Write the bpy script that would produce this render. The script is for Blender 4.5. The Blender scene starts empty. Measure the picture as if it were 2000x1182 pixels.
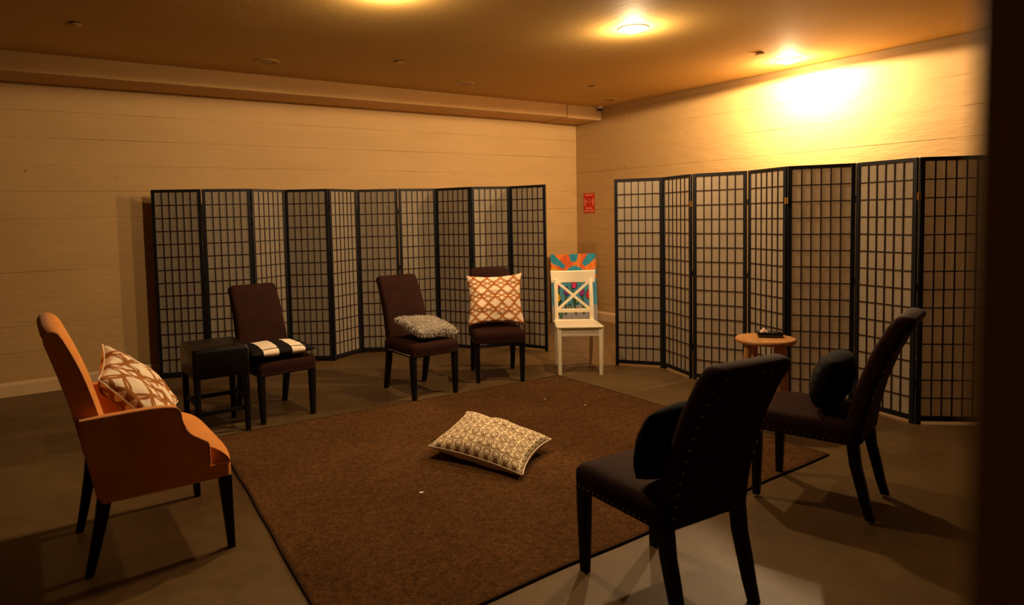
import bpy, bmesh, math, random
from mathutils import Vector, Matrix, noise
random.seed(7)
S = bpy.context.scene
COL = S.collection
PI = math.pi

# ------------------------------------------------------------------ camera
CAMX, CAMY, CAMZ = -6.613, -6.844, 1.4626
YAW, PITCH, ROLL, FPX = 0.578727, 0.060297, -0.0242185, 1297.054
cam = bpy.data.cameras.new('camera')
camo = bpy.data.objects.new('camera', cam); COL.objects.link(camo)
fwd = Vector((math.sin(YAW)*math.cos(PITCH), math.cos(YAW)*math.cos(PITCH), -math.sin(PITCH)))
rt0 = Vector((math.cos(YAW), -math.sin(YAW), 0)); up0 = rt0.cross(fwd)
rt = rt0*math.cos(ROLL) + up0*math.sin(ROLL); up = -rt0*math.sin(ROLL) + up0*math.cos(ROLL)
M = Matrix((rt, up, -fwd)).transposed().to_4x4(); M.translation = (CAMX, CAMY, CAMZ)
camo.matrix_world = M
cam.sensor_fit = 'HORIZONTAL'; cam.sensor_width = 36; cam.lens = FPX/2000*36
cam.shift_x = 120.61/2000; cam.shift_y = -89.74/2000
cam.clip_start = 0.02; cam.clip_end = 60
cam.dof.use_dof = True; cam.dof.focus_distance = 4.6; cam.dof.aperture_fstop = cam.lens/9.0
S.camera = camo

# ------------------------------------------------------------------ world, lights, exposure
w = bpy.data.worlds.new('world'); S.world = w; w.use_nodes = True
w.node_tree.nodes['Background'].inputs[0].default_value = (0.0, 0.0, 0.0, 1)
w.node_tree.nodes['Background'].inputs[1].default_value = 0
S.view_settings.view_transform = 'Standard'; S.view_settings.look = 'None'
S.view_settings.gamma = 1; S.view_settings.use_curve_mapping = False
S.view_settings.exposure = 0.0
CEIL = 2.859
LAMP_COL = (1.0, 0.69, 0.37)
LIT = [(-0.43, -3.29, 30, 310), (-2.60, -3.32, 28, 118), (-4.60, -3.14, 22, 95)]   # x, y, point W, spot W

# ------------------------------------------------------------------ node expressions
class X:
    nt = None
    def __init__(s, sock): s.s = sock
    @staticmethod
    def m(op, *a):
        n = X.nt.nodes.new('ShaderNodeMath'); n.operation = op
        for i, v in enumerate(a):
            if isinstance(v, X): X.nt.links.new(v.s, n.inputs[i])
            else: n.inputs[i].default_value = v
        return X(n.outputs[0])
    def __add__(s, o): return X.m('ADD', s, o)
    __radd__ = __add__
    def __sub__(s, o): return X.m('SUBTRACT', s, o)
    def __rsub__(s, o): return X.m('SUBTRACT', o, s)
    def __mul__(s, o): return X.m('MULTIPLY', s, o)
    __rmul__ = __mul__
    def __truediv__(s, o): return X.m('DIVIDE', s, o)
    def __lt__(s, o): return X.m('LESS_THAN', s, o)
    def __gt__(s, o): return X.m('GREATER_THAN', s, o)
def xabs(a): return X.m('ABSOLUTE', a)
def xsin(a): return X.m('SINE', a)
def xfrac(a): return X.m('FRACT', a)
def xmax(a, b): return X.m('MAXIMUM', a, b)
def xmin(a, b): return X.m('MINIMUM', a, b)

def base(name, col, rough=0.8, metal=0.0, spec=0.5):
    m = bpy.data.materials.new(name); m.use_nodes = True
    nt = m.node_tree; b = nt.nodes['Principled BSDF']
    b.inputs['Base Color'].default_value = (*col, 1); b.inputs['Roughness'].default_value = rough
    b.inputs['Metallic'].default_value = metal; b.inputs['Specular IOR Level'].default_value = spec
    return m, nt, b
def noise_n(nt, scale, detail=3, rough=0.55, coord='Object', stretch=None):
    tc = nt.nodes.new('ShaderNodeTexCoord'); n = nt.nodes.new('ShaderNodeTexNoise')
    n.inputs['Scale'].default_value = scale; n.inputs['Detail'].default_value = detail
    n.inputs['Roughness'].default_value = rough
    if stretch:
        mp = nt.nodes.new('ShaderNodeMapping'); mp.inputs['Scale'].default_value = stretch
        nt.links.new(tc.outputs[coord], mp.inputs[0]); nt.links.new(mp.outputs[0], n.inputs['Vector'])
    else: nt.links.new(tc.outputs[coord], n.inputs['Vector'])
    return n
def ramp(nt, src, stops):
    r = nt.nodes.new('ShaderNodeValToRGB')
    while len(r.color_ramp.elements) < len(stops): r.color_ramp.elements.new(0.5)
    for e, (p, c) in zip(r.color_ramp.elements, stops):
        e.position = p; e.color = (*c, 1)
    nt.links.new(src, r.inputs[0]); return r
def bump(nt, b, src, strength, dist=0.01):
    n = nt.nodes.new('ShaderNodeBump'); n.inputs['Strength'].default_value = strength
    n.inputs['Distance'].default_value = dist
    nt.links.new(src, n.inputs['Height']); nt.links.new(n.outputs[0], b.inputs['Normal'])
def mixc(nt, fac, a, c):
    n = nt.nodes.new('ShaderNodeMix'); n.data_type = 'RGBA'
    for sock, v in ((n.inputs[0], fac), (n.inputs[6], a), (n.inputs[7], c)):
        if isinstance(v, tuple): sock.default_value = (*v, 1)
        elif isinstance(v, (int, float)): sock.default_value = v
        else: nt.links.new(v, sock)
    return n.outputs[2]
def mottled(name, c1, c2, scale, rough=0.85, bstr=0.0, bscale=200, bdist=0.002, spec=0.3, stretch=None, sheen=0):
    m, nt, b = base(name, c1, rough, spec=spec)
    n = noise_n(nt, scale, 4, stretch=stretch)
    r = ramp(nt, n.outputs[0], [(0.35, c1), (0.65, c2)]); nt.links.new(r.outputs[0], b.inputs['Base Color'])
    if bstr:
        k = noise_n(nt, bscale, 3); bump(nt, b, k.outputs[0], bstr, bdist)
    if sheen:
        b.inputs['Sheen Weight'].default_value = sheen
    return m

def wall_mat(name, c1, c2):
    m, nt, b = base(name, c1, 0.62, spec=0.35)
    n = noise_n(nt, 1.3, 5, 0.6, stretch=(1, 1, 3.2))
    r = ramp(nt, n.outputs[0], [(0.3, c1), (0.7, c2)])
    # small dark pits in the painted concrete
    p = noise_n(nt, 13.0, 2, 0.5, stretch=(1, 1, 1.6)); pr = ramp(nt, p.outputs[0], [(0.755, (0, 0, 0)), (0.775, (1, 1, 1))])
    c = mixc(nt, pr.outputs[0], r.outputs[0], (c1[0]*0.45, c1[1]*0.4, c1[2]*0.35))
    nt.links.new(c, b.inputs['Base Color'])
    k = noise_n(nt, 7, 8, 0.62, stretch=(0.6, 0.6, 2.4)); bump(nt, b, k.outputs[0], 0.35, 0.02)
    return m
M_WALL = wall_mat('painted_concrete', (0.43, 0.268, 0.105), (0.48, 0.302, 0.122))
M_JOINT = mottled('dark_joint_concrete', (0.20, 0.12, 0.055), (0.28, 0.18, 0.085), 3, 0.9)  # darker concrete of the wall core, showing in the gaps between courses
M_CEIL = mottled('painted_ceiling', (0.60, 0.385, 0.120), (0.65, 0.42, 0.140), 1.2, 0.7, 0.15, 25, 0.01)
M_BEAM = mottled('painted_beam', (0.56, 0.350, 0.140), (0.60, 0.38, 0.16), 2, 0.7, 0.15, 25, 0.01)
M_BASEB = mottled('baseboard_paint', (0.55, 0.38, 0.20), (0.60, 0.42, 0.23), 4, 0.45)
M_DARKWALL = mottled('dark_painted_wall', (0.035, 0.024, 0.014), (0.05, 0.034, 0.02), 2, 0.8)
M_JAMB = mottled('brown_jamb_paint', (0.45, 0.30, 0.13), (0.50, 0.33, 0.15), 3, 0.6)

def floor_mat():
    m, nt, b = base('sealed_concrete_floor', (0.3, 0.2, 0.1), 0.5, spec=0.2)
    n = noise_n(nt, 0.55, 6, 0.6); r = ramp(nt, n.outputs[0], [(0.38, (0.075, 0.040, 0.014)), (0.52, (0.118, 0.070, 0.027)), (0.66, (0.160, 0.100, 0.040))])
    n2 = noise_n(nt, 9, 6, 0.7); r2 = ramp(nt, n2.outputs[0], [(0.35, (0.85, 0.85, 0.85)), (0.7, (1.08, 1.08, 1.08))])
    mx = nt.nodes.new('ShaderNodeMix'); mx.data_type = 'RGBA'; mx.blend_type = 'MULTIPLY'; mx.inputs[0].default_value = 1
    nt.links.new(r.outputs[0], mx.inputs[6]); nt.links.new(r2.outputs[0], mx.inputs[7])
    nt.links.new(mx.outputs[2], b.inputs['Base Color'])
    rr = ramp(nt, n.outputs[0], [(0.3, (0.36,)*3), (0.7, (0.55,)*3)]); nt.links.new(rr.outputs[0], b.inputs['Roughness'])
    bump(nt, b, n2.outputs[0], 0.08, 0.01)
    return m
M_FLOOR = floor_mat()

def rug_mat():
    m, nt, b = base('brown_carpet', (0.1, 0.05, 0.02), 1.0, spec=0.05)
    a = noise_n(nt, 1.6, 4, 0.6); c = noise_n(nt, 130, 3, 0.8)
    d_ = noise_n(nt, 42, 3, 0.75)
    r1 = ramp(nt, a.outputs[0], [(0.3, (0.090, 0.041, 0.0135)), (0.7, (0.128, 0.061, 0.022))])
    r2 = ramp(nt, c.outputs[0], [(0.3, (0.42, 0.40, 0.38)), (0.7, (1.6, 1.6, 1.55))])
    mx = nt.nodes.new('ShaderNodeMix'); mx.data_type = 'RGBA'; mx.blend_type = 'MULTIPLY'; mx.inputs[0].default_value = 1
    nt.links.new(r1.outputs[0], mx.inputs[6]); nt.links.new(r2.outputs[0], mx.inputs[7])
    r3 = ramp(nt, d_.outputs[0], [(0.32, (0.62, 0.60, 0.58)), (0.68, (1.35, 1.35, 1.35))])
    m2 = nt.nodes.new('ShaderNodeMix'); m2.data_type = 'RGBA'; m2.blend_type = 'MULTIPLY'; m2.inputs[0].default_value = 1
    nt.links.new(mx.outputs[2], m2.inputs[6]); nt.links.new(r3.outputs[0], m2.inputs[7])
    nt.links.new(m2.outputs[2], b.inputs['Base Color'])
    bump(nt, b, c.outputs[0], 0.9, 0.01)
    return m
M_RUG = rug_mat()
M_RUGEDGE = mottled('dark_rug_binding', (0.02, 0.009, 0.004), (0.03, 0.014, 0.006), 60, 0.95, spec=0.1)
M_SUEDE = mottled('brown_suede', (0.017, 0.0038, 0.0015), (0.027, 0.0060, 0.0024), 9, 0.85, 0.2, 320, 0.002, spec=0.15)
M_LEG = mottled('black_stained_wood', (0.004, 0.003, 0.003), (0.006, 0.0045, 0.004), 30, 0.5, spec=0.2)
M_NAIL, _, _ = base('aged_brass_nail', (0.45, 0.36, 0.24), 0.28, 1.0)
M_LEATHER = mottled('black_leather', (0.004, 0.0028, 0.0025), (0.006, 0.004, 0.0035), 12, 0.34, 0.25, 160, 0.002, spec=0.3)
M_BLACKFAB = mottled('black_cushion_fabric', (0.0028, 0.0020, 0.0016), (0.0045, 0.0030, 0.0025), 30, 0.9, 0.3, 260, 0.002, spec=0.1)
M_ORANGE = mottled('orange_upholstery', (0.62, 0.225, 0.040), (0.72, 0.28, 0.055), 5, 0.85, 0.25, 420, 0.0015, spec=0.15, sheen=0.15)
M_ORANGEPIPE, _, _ = base('orange_welt', (0.66, 0.28, 0.09), 0.8)
M_WHITE = mottled('white_chair_paint', (0.86, 0.76, 0.56), (0.90, 0.80, 0.60), 8, 0.38, spec=0.4)
M_PINE = mottled('honey_pine', (0.52, 0.24, 0.075), (0.62, 0.31, 0.11), 14, 0.4, stretch=(1, 1, 0.12), spec=0.4)
M_SFRAME = mottled('black_screen_lacquer', (0.005, 0.005, 0.007), (0.008, 0.007, 0.009), 20, 0.42, spec=0.3)
M_BAR = mottled('dark_screen_lattice', (0.016, 0.007, 0.006), (0.022, 0.010, 0.008), 20, 0.5, spec=0.25)
M_BRASS, _, _ = base('brass_hinge', (0.75, 0.42, 0.10), 0.32, 1.0)
M_DARKHINGE, _, _ = base('dark_hinge', (0.02, 0.016, 0.014), 0.4, 0.8)
M_METALWHITE, _, _ = base('white_enamel_trim', (0.70, 0.60, 0.45), 0.35)
M_CANIN, _, _ = base('lamp_can_inside', (0.50, 0.40, 0.26), 0.4)
M_CUP, _, _ = base('sprinkler_cup', (0.12, 0.06, 0.02), 0.5)
M_LENSBLACK, _, _ = base('black_dome_lens', (0.006, 0.006, 0.006), 0.12)

def paper_mat():
    m, nt, b = base('rice_paper', (0.60, 0.52, 0.43), 0.9, spec=0.1)
    n = noise_n(nt, 6, 8, 0.7, stretch=(1, 1, 0.5))
    r = ramp(nt, n.outputs[0], [(0.3, (0.40, 0.335, 0.25)), (0.7, (0.48, 0.41, 0.32))])
    nt.links.new(r.outputs[0], b.inputs['Base Color'])
    t = nt.nodes.new('ShaderNodeBsdfTranslucent'); nt.links.new(r.outputs[0], t.inputs[0])
    mx = nt.nodes.new('ShaderNodeMixShader'); mx.inputs[0].default_value = 0.45
    nt.links.new(b.outputs[0], mx.inputs[1]); nt.links.new(t.outputs[0], mx.inputs[2])
    nt.links.new(mx.outputs[0], nt.nodes['Material Output'].inputs[0])
    return m
M_PAPER = paper_mat()

def uv_nodes(nt):
    tc = nt.nodes.new('ShaderNodeTexCoord'); sp = nt.nodes.new('ShaderNodeSeparateXYZ')
    nt.links.new(tc.outputs['UV'], sp.inputs[0]); X.nt = nt
    return X(sp.outputs[0]), X(sp.outputs[1])
def wave_lines(u, v, A, Q, P, ph, wd):
    """1 on lines u = n*P + A*sin(2*pi*v/Q + ph)"""
    t = (u - A*xsin(v*(2*PI/Q) + ph))/P + 0.5 + 100.0
    return (xabs(xfrac(t) - 0.5)*P) < wd
def fabric_pattern(name, kind, ground, line, sc=1.0):
    m, nt, b = base(name, ground, 0.85, spec=0.15)
    u, v = uv_nodes(nt)
    if kind == 'trellis':      # bold interlaced diamond trellis with flattened ovals
        P, Q, wd = 0.125*sc, 0.262*sc, 0.0062*sc
        mk = None
        for off in (0.0, P/2):
            for ph in (0.0, PI):
                k_ = wave_lines(u+off, v + (Q*0.25 if off else 0.0), P*0.47, Q, P, ph, wd*1.25)
                mk = k_ if mk is None else xmax(mk, k_)
        mk = xmax(mk, wave_lines(v, u, Q*0.075, P*2, Q/2, 0.5*PI, wd))
        mk = xmax(mk, wave_lines(v, u, Q*0.075, P*2, Q/2, 1.5*PI, wd))
    else:                      # double-line ogee chain with ovals
        P, Q, wd = 0.070*sc, 0.145*sc, 0.0050*sc
        mk = wave_lines(u, v, P*0.36, Q, P, 0.0, wd)
        mk = xmax(mk, wave_lines(u, v, P*0.36, Q, P, PI, wd))
        mk = xmax(mk, wave_lines(v, u, Q*0.06, P, Q/2, 0.5*PI, wd))
        fu = (xabs(xfrac(u/P + 0.5 + 100.0) - 0.5)*P)/(P*0.20)
        fv = (xabs(xfrac(v/(Q/2) + 100.0) - 0.5)*(Q/2))/(Q*0.145)
        rr = fu*fu + fv*fv
        mk = xmax(mk, xmin(rr < 1.0, rr > 0.42))
    c = mixc(nt, mk.s, ground, line)
    nt.links.new(c, b.inputs['Base Color'])
    k = noise_n(nt, 350, 2); bump(nt, b, k.outputs[0], 0.2, 0.002)
    return m
M_TREL = fabric_pattern('orange_trellis_print', 'trellis', (0.86, 0.68, 0.50), (0.40, 0.135, 0.030))
M_TREL2 = fabric_pattern('tan_trellis_print', 'trellis', (0.86, 0.72, 0.54), (0.36, 0.135, 0.035), 1.3)
M_OGEE = fabric_pattern('taupe_oval_print', 'ogee', (0.86, 0.72, 0.50), (0.26, 0.155, 0.070))
M_PLAINBACK = mottled('plain_cream_back', (0.62, 0.52, 0.42), (0.68, 0.57, 0.47), 10, 0.85, 0.2, 300, 0.002)
M_PIPE, _, _ = base('cream_piping', (0.80, 0.68, 0.48), 0.7)
def stripe_mat():
    m, nt, b = base('black_white_stripe', (0.8, 0.7, 0.6), 0.8, spec=0.15)
    u, v = uv_nodes(nt)
    def band(a, c): return xmin(u > a, u < c)
    wh = xmax(band(0.090, 0.205), band(0.305, 0.405))
    edge = xmin(wh, xmin(v > 0.035, v < 0.047))
    wh = wh - edge
    c = mixc(nt, wh.s, (0.007, 0.006, 0.006), (0.88, 0.74, 0.58)); nt.links.new(c, b.inputs['Base Color'])
    k = noise_n(nt, 300, 2); bump(nt, b, k.outputs[0], 0.2, 0.002)
    return m
M_STRIPE = stripe_mat()
M_FURS = [base('silver_fur_' + nm, c_, 0.8, spec=0.2)[0] for nm, c_ in (('light', (0.92, 0.86, 0.78)), ('middle', (0.74, 0.68, 0.60)), ('dark', (0.34, 0.30, 0.26)))]
M_FURBASE = mottled('silver_fur_backing', (0.26, 0.225, 0.19), (0.40, 0.35, 0.30), 25, 0.9, 0.5, 90, 0.01)
M_TISSUE, _, _ = base('pale_pink_tissue', (0.80, 0.52, 0.45), 0.8)
M_SCRAP, _, _ = base('white_paper_scrap', (0.85, 0.78, 0.65), 0.8)
def emis(name, col, st):
    m = bpy.data.materials.new(name); m.use_nodes = True; nt = m.node_tree
    nt.nodes.remove(nt.nodes['Principled BSDF']); e = nt.nodes.new('ShaderNodeEmission')
    e.inputs[0].default_value = (*col, 1); e.inputs[1].default_value = st
    nt.links.new(e.outputs[0], nt.nodes['Material Output'].inputs[0]); return m
M_GLOW = emis('lit_bulb', (1.0, 0.80, 0.50), 25)
M_BULBOFF, _, _ = base('unlit_bulb_glass', (0.34, 0.22, 0.09), 0.4)
def vcol_mat(name, rough=0.7):
    m, nt, b = base(name, (1, 1, 1), rough, spec=0.2)
    a = nt.nodes.new('ShaderNodeVertexColor'); a.layer_name = 'paint'
    nt.links.new(a.outputs[0], b.inputs['Base Color'])
    k = noise_n(nt, 60, 4); bump(nt, b, k.outputs[0], 0.2, 0.004)
    return m
M_PAINT = vcol_mat('acrylic_paint')
M_CANVAS, _, _ = base('raw_canvas_edge', (0.45, 0.30, 0.17), 0.9)
M_SIGNRED = mottled('red_sign_print', (0.52, 0.012, 0.004), (0.56, 0.016, 0.006), 5, 0.45)
M_SIGNPALE, _, _ = base('pale_sign_print', (0.85, 0.34, 0.20), 0.5)

# ------------------------------------------------------------------ mesh helpers
def finish(name, bm, mat, parent=None, sharp=38, mats=None):
    bmesh.ops.recalc_face_normals(bm, faces=bm.faces[:])
    me = bpy.data.meshes.new(name); bm.to_mesh(me); bm.free()
    for m in (mats or [mat]): me.materials.append(m)
    me.polygons.foreach_set('use_smooth', [True]*len(me.polygons))
    me.set_sharp_from_angle(angle=math.radians(sharp))
    o = bpy.data.objects.new(name, me); COL.objects.link(o)
    if parent: o.parent = parent
    return o
def box(bm, lo, hi, bev=0.0, seg=2, mat=None):
    r = bmesh.ops.create_cube(bm, size=1.0)
    vs = r['verts']
    for v in vs:
        v.co = Vector([lo[i] + (v.co[i] + 0.5)*(hi[i]-lo[i]) for i in range(3)])
    if bev:
        es = list({e for v in vs for e in v.link_edges})
        bmesh.ops.bevel(bm, geom=es, offset=bev, segments=seg, affect='EDGES', profile=0.5)
    elif mat is not None: bmesh.ops.transform(bm, matrix=mat, verts=vs)
def bar(bm, a, b, wx, wy, side=Vector((1, 0, 0)), taper=1.0):
    """rectangular bar from a to b"""
    a, b = Vector(a), Vector(b); d = (b-a).normalized()
    s = (side - d*side.dot(d)).normalized(); t = d.cross(s)
    rings = []
    for p, k in ((a, 1.0), (b, taper)):
        rings.append([bm.verts.new(p + s*x*wx*k/2 + t*y*wy*k/2) for x, y in ((-1, -1), (1, -1), (1, 1), (-1, 1))])
    for i in range(4): bm.faces.new((rings[0][i], rings[0][(i+1) % 4], rings[1][(i+1) % 4], rings[1][i]))
    bm.faces.new(rings[0]); bm.faces.new(rings[1])
def skin(bm, rings, closed=True, cap=True, loop=False):
    R = [[bm.verts.new(p) for p in r] for r in rings]
    n = len(R[0]); m = len(R)
    for i in range(m if loop else m-1):
        a, b = R[i], R[(i+1) % m]
        for j in range(n if closed else n-1):
            k = (j+1) % n; bm.faces.new((a[j], a[k], b[k], b[j]))
    if cap and not loop:
        bm.faces.new(R[0]); bm.faces.new(R[-1])
    return R
def tube(bm, pts, r, n=8, closed=False):
    pts = [Vector(p) for p in pts]; rings = []; m = len(pts)
    for i, p in enumerate(pts):
        a = pts[i-1] if (i or closed) else p; b = pts[(i+1) % m] if (i < m-1 or closed) else p
        d = (b-a).normalized(); ref = Vector((0, 0, 1)) if abs(d.z) < 0.9 else Vector((1, 0, 0))
        s = d.cross(ref).normalized(); t = d.cross(s); rr = r[i] if isinstance(r, (list, tuple)) else r
        rings.append([p + s*math.cos(2*PI*k/n)*rr + t*math.sin(2*PI*k/n)*rr for k in range(n)])
    skin(bm, rings, loop=closed)
def lathe(bm, prof, n=32, c=(0, 0, 0), cap=True):
    rings = [[Vector((c[0]+r*math.cos(2*PI*k/n), c[1]+r*math.sin(2*PI*k/n), c[2]+z)) for k in range(n)] for r, z in prof]
    skin(bm, rings, cap=cap)
def rrect(cx, cy, cz, hx, hy, r, n=5, tilt=0.0, bulge=0.0):
    """rounded rectangle ring in a (tilted) horizontal plane"""
    r = min(r, hx*0.99, hy*0.99); out = []
    for qx, qy, a0 in ((1, 1, 0), (-1, 1, 90), (-1, -1, 180), (1, -1, 270)):
        for i in range(n+1):
            a = math.radians(a0 + 90*i/n)
            x = qx*(hx-r) + r*math.cos(a); y = qy*(hy-r) + r*math.sin(a)
            out.append(Vector((cx+x, cy+y*math.cos(tilt), cz+y*math.sin(tilt))))
    return out
def prism_x(bm, poly, x0, x1, bev=0.0, seg=2):
    """polygon in (y,z) extruded along x"""
    a = [bm.verts.new((x0, y, z)) for y, z in poly]; b = [bm.verts.new((x1, y, z)) for y, z in poly]
    n = len(poly); fs = [bm.faces.new(a), bm.faces.new(b)]
    for i in range(n): fs.append(bm.faces.new((a[i], a[(i+1) % n], b[(i+1) % n], b[i])))
    if bev:
        es = [e for e in fs[0].edges] + [e for e in fs[1].edges]
        bmesh.ops.bevel(bm, geom=es, offset=bev, segments=seg, affect='EDGES', profile=0.5)
def smooth_curve(pts, k=6):
    P = [Vector((p[0], p[1], 0)) for p in pts]; out = []
    for i in range(len(P)-1):
        p0 = P[max(i-1, 0)]; p1 = P[i]; p2 = P[i+1]; p3 = P[min(i+2, len(P)-1)]
        for j in range(k):
            t = j/k
            q = 0.5*((2*p1) + (p2-p0)*t + (2*p0-5*p1+4*p2-p3)*t*t + (3*p1-p0-3*p2+p3)*t**3)
            out.append((q.x, q.y))
    out.append((P[-1].x, P[-1].y)); return out

# ------------------------------------------------------------------ thing helpers
def thing(name, label, cat, loc=(0, 0, 0), rz=0.0, group=None):
    o = bpy.data.objects.new(name, None); COL.objects.link(o); o.empty_display_size = 0.1
    o.location = loc; o.rotation_euler = (0, 0, rz); o['label'] = label; o['category'] = cat
    if group: o['group'] = group
    return o
def tag(o, label, cat, group=None):
    o['label'] = label; o['category'] = cat
    if group: o['group'] = group
    return o
def struct(o): o['kind'] = 'structure'; return o
def dup(root, loc, rz, label, group=None):
    r = root.copy(); COL.objects.link(r); r.location = loc; r.rotation_euler = (0, 0, rz); r['label'] = label
    if group: r['group'] = group
    for ch in [c for c in bpy.data.objects if c.parent == root]:
        c = ch.copy(); COL.objects.link(c); c.parent = r
    return r

# ================================================================== SETTING
XL, YF = -8.9, -6.78          # left wall x, front wall y
bm = bmesh.new(); box(bm, (XL-0.1, -9.2, -0.12), (0.1, 0.1, 0.0)); struct(finish('floor', bm, M_FLOOR))
bm = bmesh.new(); box(bm, (XL-0.1, -9.2, CEIL), (0.1, 0.1, CEIL+0.12)); struct(finish('ceiling', bm, M_CEIL))

def wall(name, axis, length0, length1, z_lines, seedv, gk=1.0):
    """concrete wall with board-formed courses: recessed base slab + one raised course per board"""
    e = bpy.data.objects.new(name, None); COL.objects.link(e); struct(e)
    def T(s, d, z):   # s along the wall, d depth out of the wall face (towards the room)
        return (s, -d, z) if axis == 'x' else (-d, s, z)
    bm = bmesh.new()
    lo, hi = T(length0, 0.0, 0), T(length1, -0.09, CEIL)
    box(bm, [min(a, b) for a, b in zip(lo, hi)], [max(a, b) for a, b in zip(lo, hi)])
    finish('wall_core', bm, M_JOINT, e)
    zs = [0.0] + z_lines + [CEIL]
    rnd = random.Random(seedv)
    n = int((length1-length0)/0.09)
    for i in range(len(zs)-1):
        bm = bmesh.new(); d = 0.006 + rnd.uniform(-0.0012, 0.0012)
        rows = []
        for (z, sg, first, last) in ((zs[i], 1, i == 0, False), (zs[i+1], -1, False, i == len(zs)-2)):
            row = []
            for k in range(n+1):
                s = length0 + (length1-length0)*k/n
                g = noise.noise(Vector((s*0.9+seedv, zs[i if sg > 0 else i+1]*7, 1.3)))
                gap = gk*max(0.0, -0.0003 + 0.0046*g + 0.0016*noise.noise(Vector((s*7, z*9, 4.0))))
                if first or last: gap = 0
                wob = 0.004*noise.noise(Vector((s*0.5, (zs[i] if sg > 0 else zs[i+1])*3, seedv)))
                row.append((s, z + wob*(0 if first or last else 1) + sg*gap))
            rows.append(row)
        R = []
        chamf = 0.0014
        for (row, dd, off) in ((rows[0], -0.002, 0), (rows[0], d-chamf, 0), (rows[0], d, chamf), (rows[1], d, -chamf), (rows[1], d-chamf, 0), (rows[1], -0.002, 0)):
            R.append([bm.verts.new(T(s, dd, z+off)) for s, z in row])
        for a, b in zip(R, R[1:]):
            for k in range(n): bm.faces.new((a[k], a[k+1], b[k+1], b[k]))
        finish('board_imprint', bm, M_WALL, e, sharp=25)  # painted concrete course cast with a board imprint, not a timber board
    return e
ZR = [2.018 + 0.256*k for k in range(-7, 4)]
ZB = [2.003 + 0.2335*k for k in range(-8, 4)]
wall('wall_back', 'x', XL, 0.0, ZB, 3, 0.6)
wall('wall_right', 'y', -9.2, 0.0, ZR, 8)
bm = bmesh.new(); box(bm, (XL-0.1, -9.2, 0), (XL, 0.1, CEIL)); struct(finish('wall_left', bm, M_DARKWALL))
bm = bmesh.new(); box(bm, (-6.367, YF-0.15, 0), (-0.01, YF, CEIL)); box(bm, (XL, YF-0.15, 0), (-7.45, YF, CEIL))
struct(finish('wall_front', bm, M_DARKWALL))
bm = bmesh.new(); box(bm, (-6.397, YF-0.17, 0), (-6.375, YF+0.010, CEIL-0.002), 0.003); box(bm, (-6.369, YF, 0), (-6.30, YF+0.010, CEIL-0.002), 0.003)
struct(finish('trim_1', bm, M_JAMB))
# dropped beam along the back wall, in two cast lengths
bm = bmesh.new(); box(bm, (XL, -0.482, 2.699), (-0.615, -0.002, CEIL), 0.004); struct(finish('beam', bm, M_BEAM))
bm = bmesh.new(); box(bm, (-0.608, -0.486, 2.691), (-0.004, -0.002, CEIL), 0.004); struct(finish('beam', bm, M_BEAM))
# baseboards with a chamfered top
def baseboard(name, axis, a, b):
    bm = bmesh.new(); prof = [(0.004, 0), (0.024, 0), (0.024, 0.098), (0.016, 0.112), (0.013, 0.122), (0.004, 0.124)]
    rings = []
    for s in (a, b): rings.append([Vector((s, -d, z)) if axis == 'x' else Vector((-d, s, z)) for d, z in prof])
    skin(bm, rings); struct(finish(name, bm, M_BASEB, sharp=20))
baseboard('baseboard_back', 'x', XL, -0.005); baseboard('baseboard_right', 'y', YF, -0.005)

# ================================================================== CEILING FITTINGS
def downlight(x, y, label, on, group):
    t = thing('recessed_downlight', label, 'ceiling light', (x, y, CEIL), 0, group)
    bm = bmesh.new(); lathe(bm, [(0.112, -0.0005), (0.111, -0.006), (0.102, -0.010), (0.086, -0.007), (0.077, -0.0005)], 36, cap=False)
    finish('trim_ring', bm, M_METALWHITE if on else M_CEIL, t)
    bm = bmesh.new()
    if on:
        lathe(bm, [(0.077, -0.001), (0.070, -0.014), (0.052, -0.028), (0.026, -0.036), (0.004, -0.038)], 28)
        finish('bulb', bm, M_GLOW, t)
    else:
        lathe(bm, [(0.077, -0.0015), (0.072, -0.003), (0.050, -0.005), (0.004, -0.006)], 28)
        finish('bulb', bm, M_BULBOFF, t)
    return t
places = ['by the right wall above the tall lattice screen', 'in the middle of the ceiling', 'at the top edge of the photo above the rug']
for (x, y, pw, sw), pl in zip(LIT, places):
    downlight(x, y, 'lit round recessed downlight ' + pl, True, 'lit downlights')
    for kind, W_ in (('POINT', pw), ('SPOT', sw)):
        l = bpy.data.lights.new('downlight_lamp', kind); l.energy = W_; l.color = LAMP_COL; l.shadow_soft_size = 0.045
        if kind == 'SPOT': l.spot_size = math.radians(179); l.spot_blend = 0.04
        lo = bpy.data.objects.new('downlight_lamp', l); COL.objects.link(lo); lo.location = (x, y, CEIL-0.088)
for x, y, pl in ((-4.69, -1.03, 'above the left lattice screen'), (-2.58, -1.01, 'in the dark middle of the ceiling near the beam'), (-0.37, -0.97, 'close to the room corner')):
    downlight(x, y, 'unlit round recessed downlight ' + pl, False, 'unlit downlights')
for x, y, pl in ((-6.19, -1.53, 'at the upper left of the ceiling'), (-3.66, -1.56, 'between the two unlit downlights'), (-1.20, -1.53, 'near the back corner'), (-0.95, -3.33, 'between the two brightest downlights')):
    t = thing('sprinkler_cover', 'small flat round sprinkler cover ' + pl, 'sprinkler', (x, y, CEIL), 0, 'sprinkler covers')
    bm = bmesh.new(); lathe(bm, [(0.030, -0.0005), (0.030, -0.012)], 20); finish('cup', bm, M_CUP, t)
    bm = bmesh.new(); lathe(bm, [(0.045, -0.012), (0.046, -0.015), (0.043, -0.017)], 24); finish('cover_plate', bm, M_CEIL, t)
t = thing('security_camera', 'small white dome security camera with black lens beside the beam end', 'camera', (-0.07, -0.53, CEIL))
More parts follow.
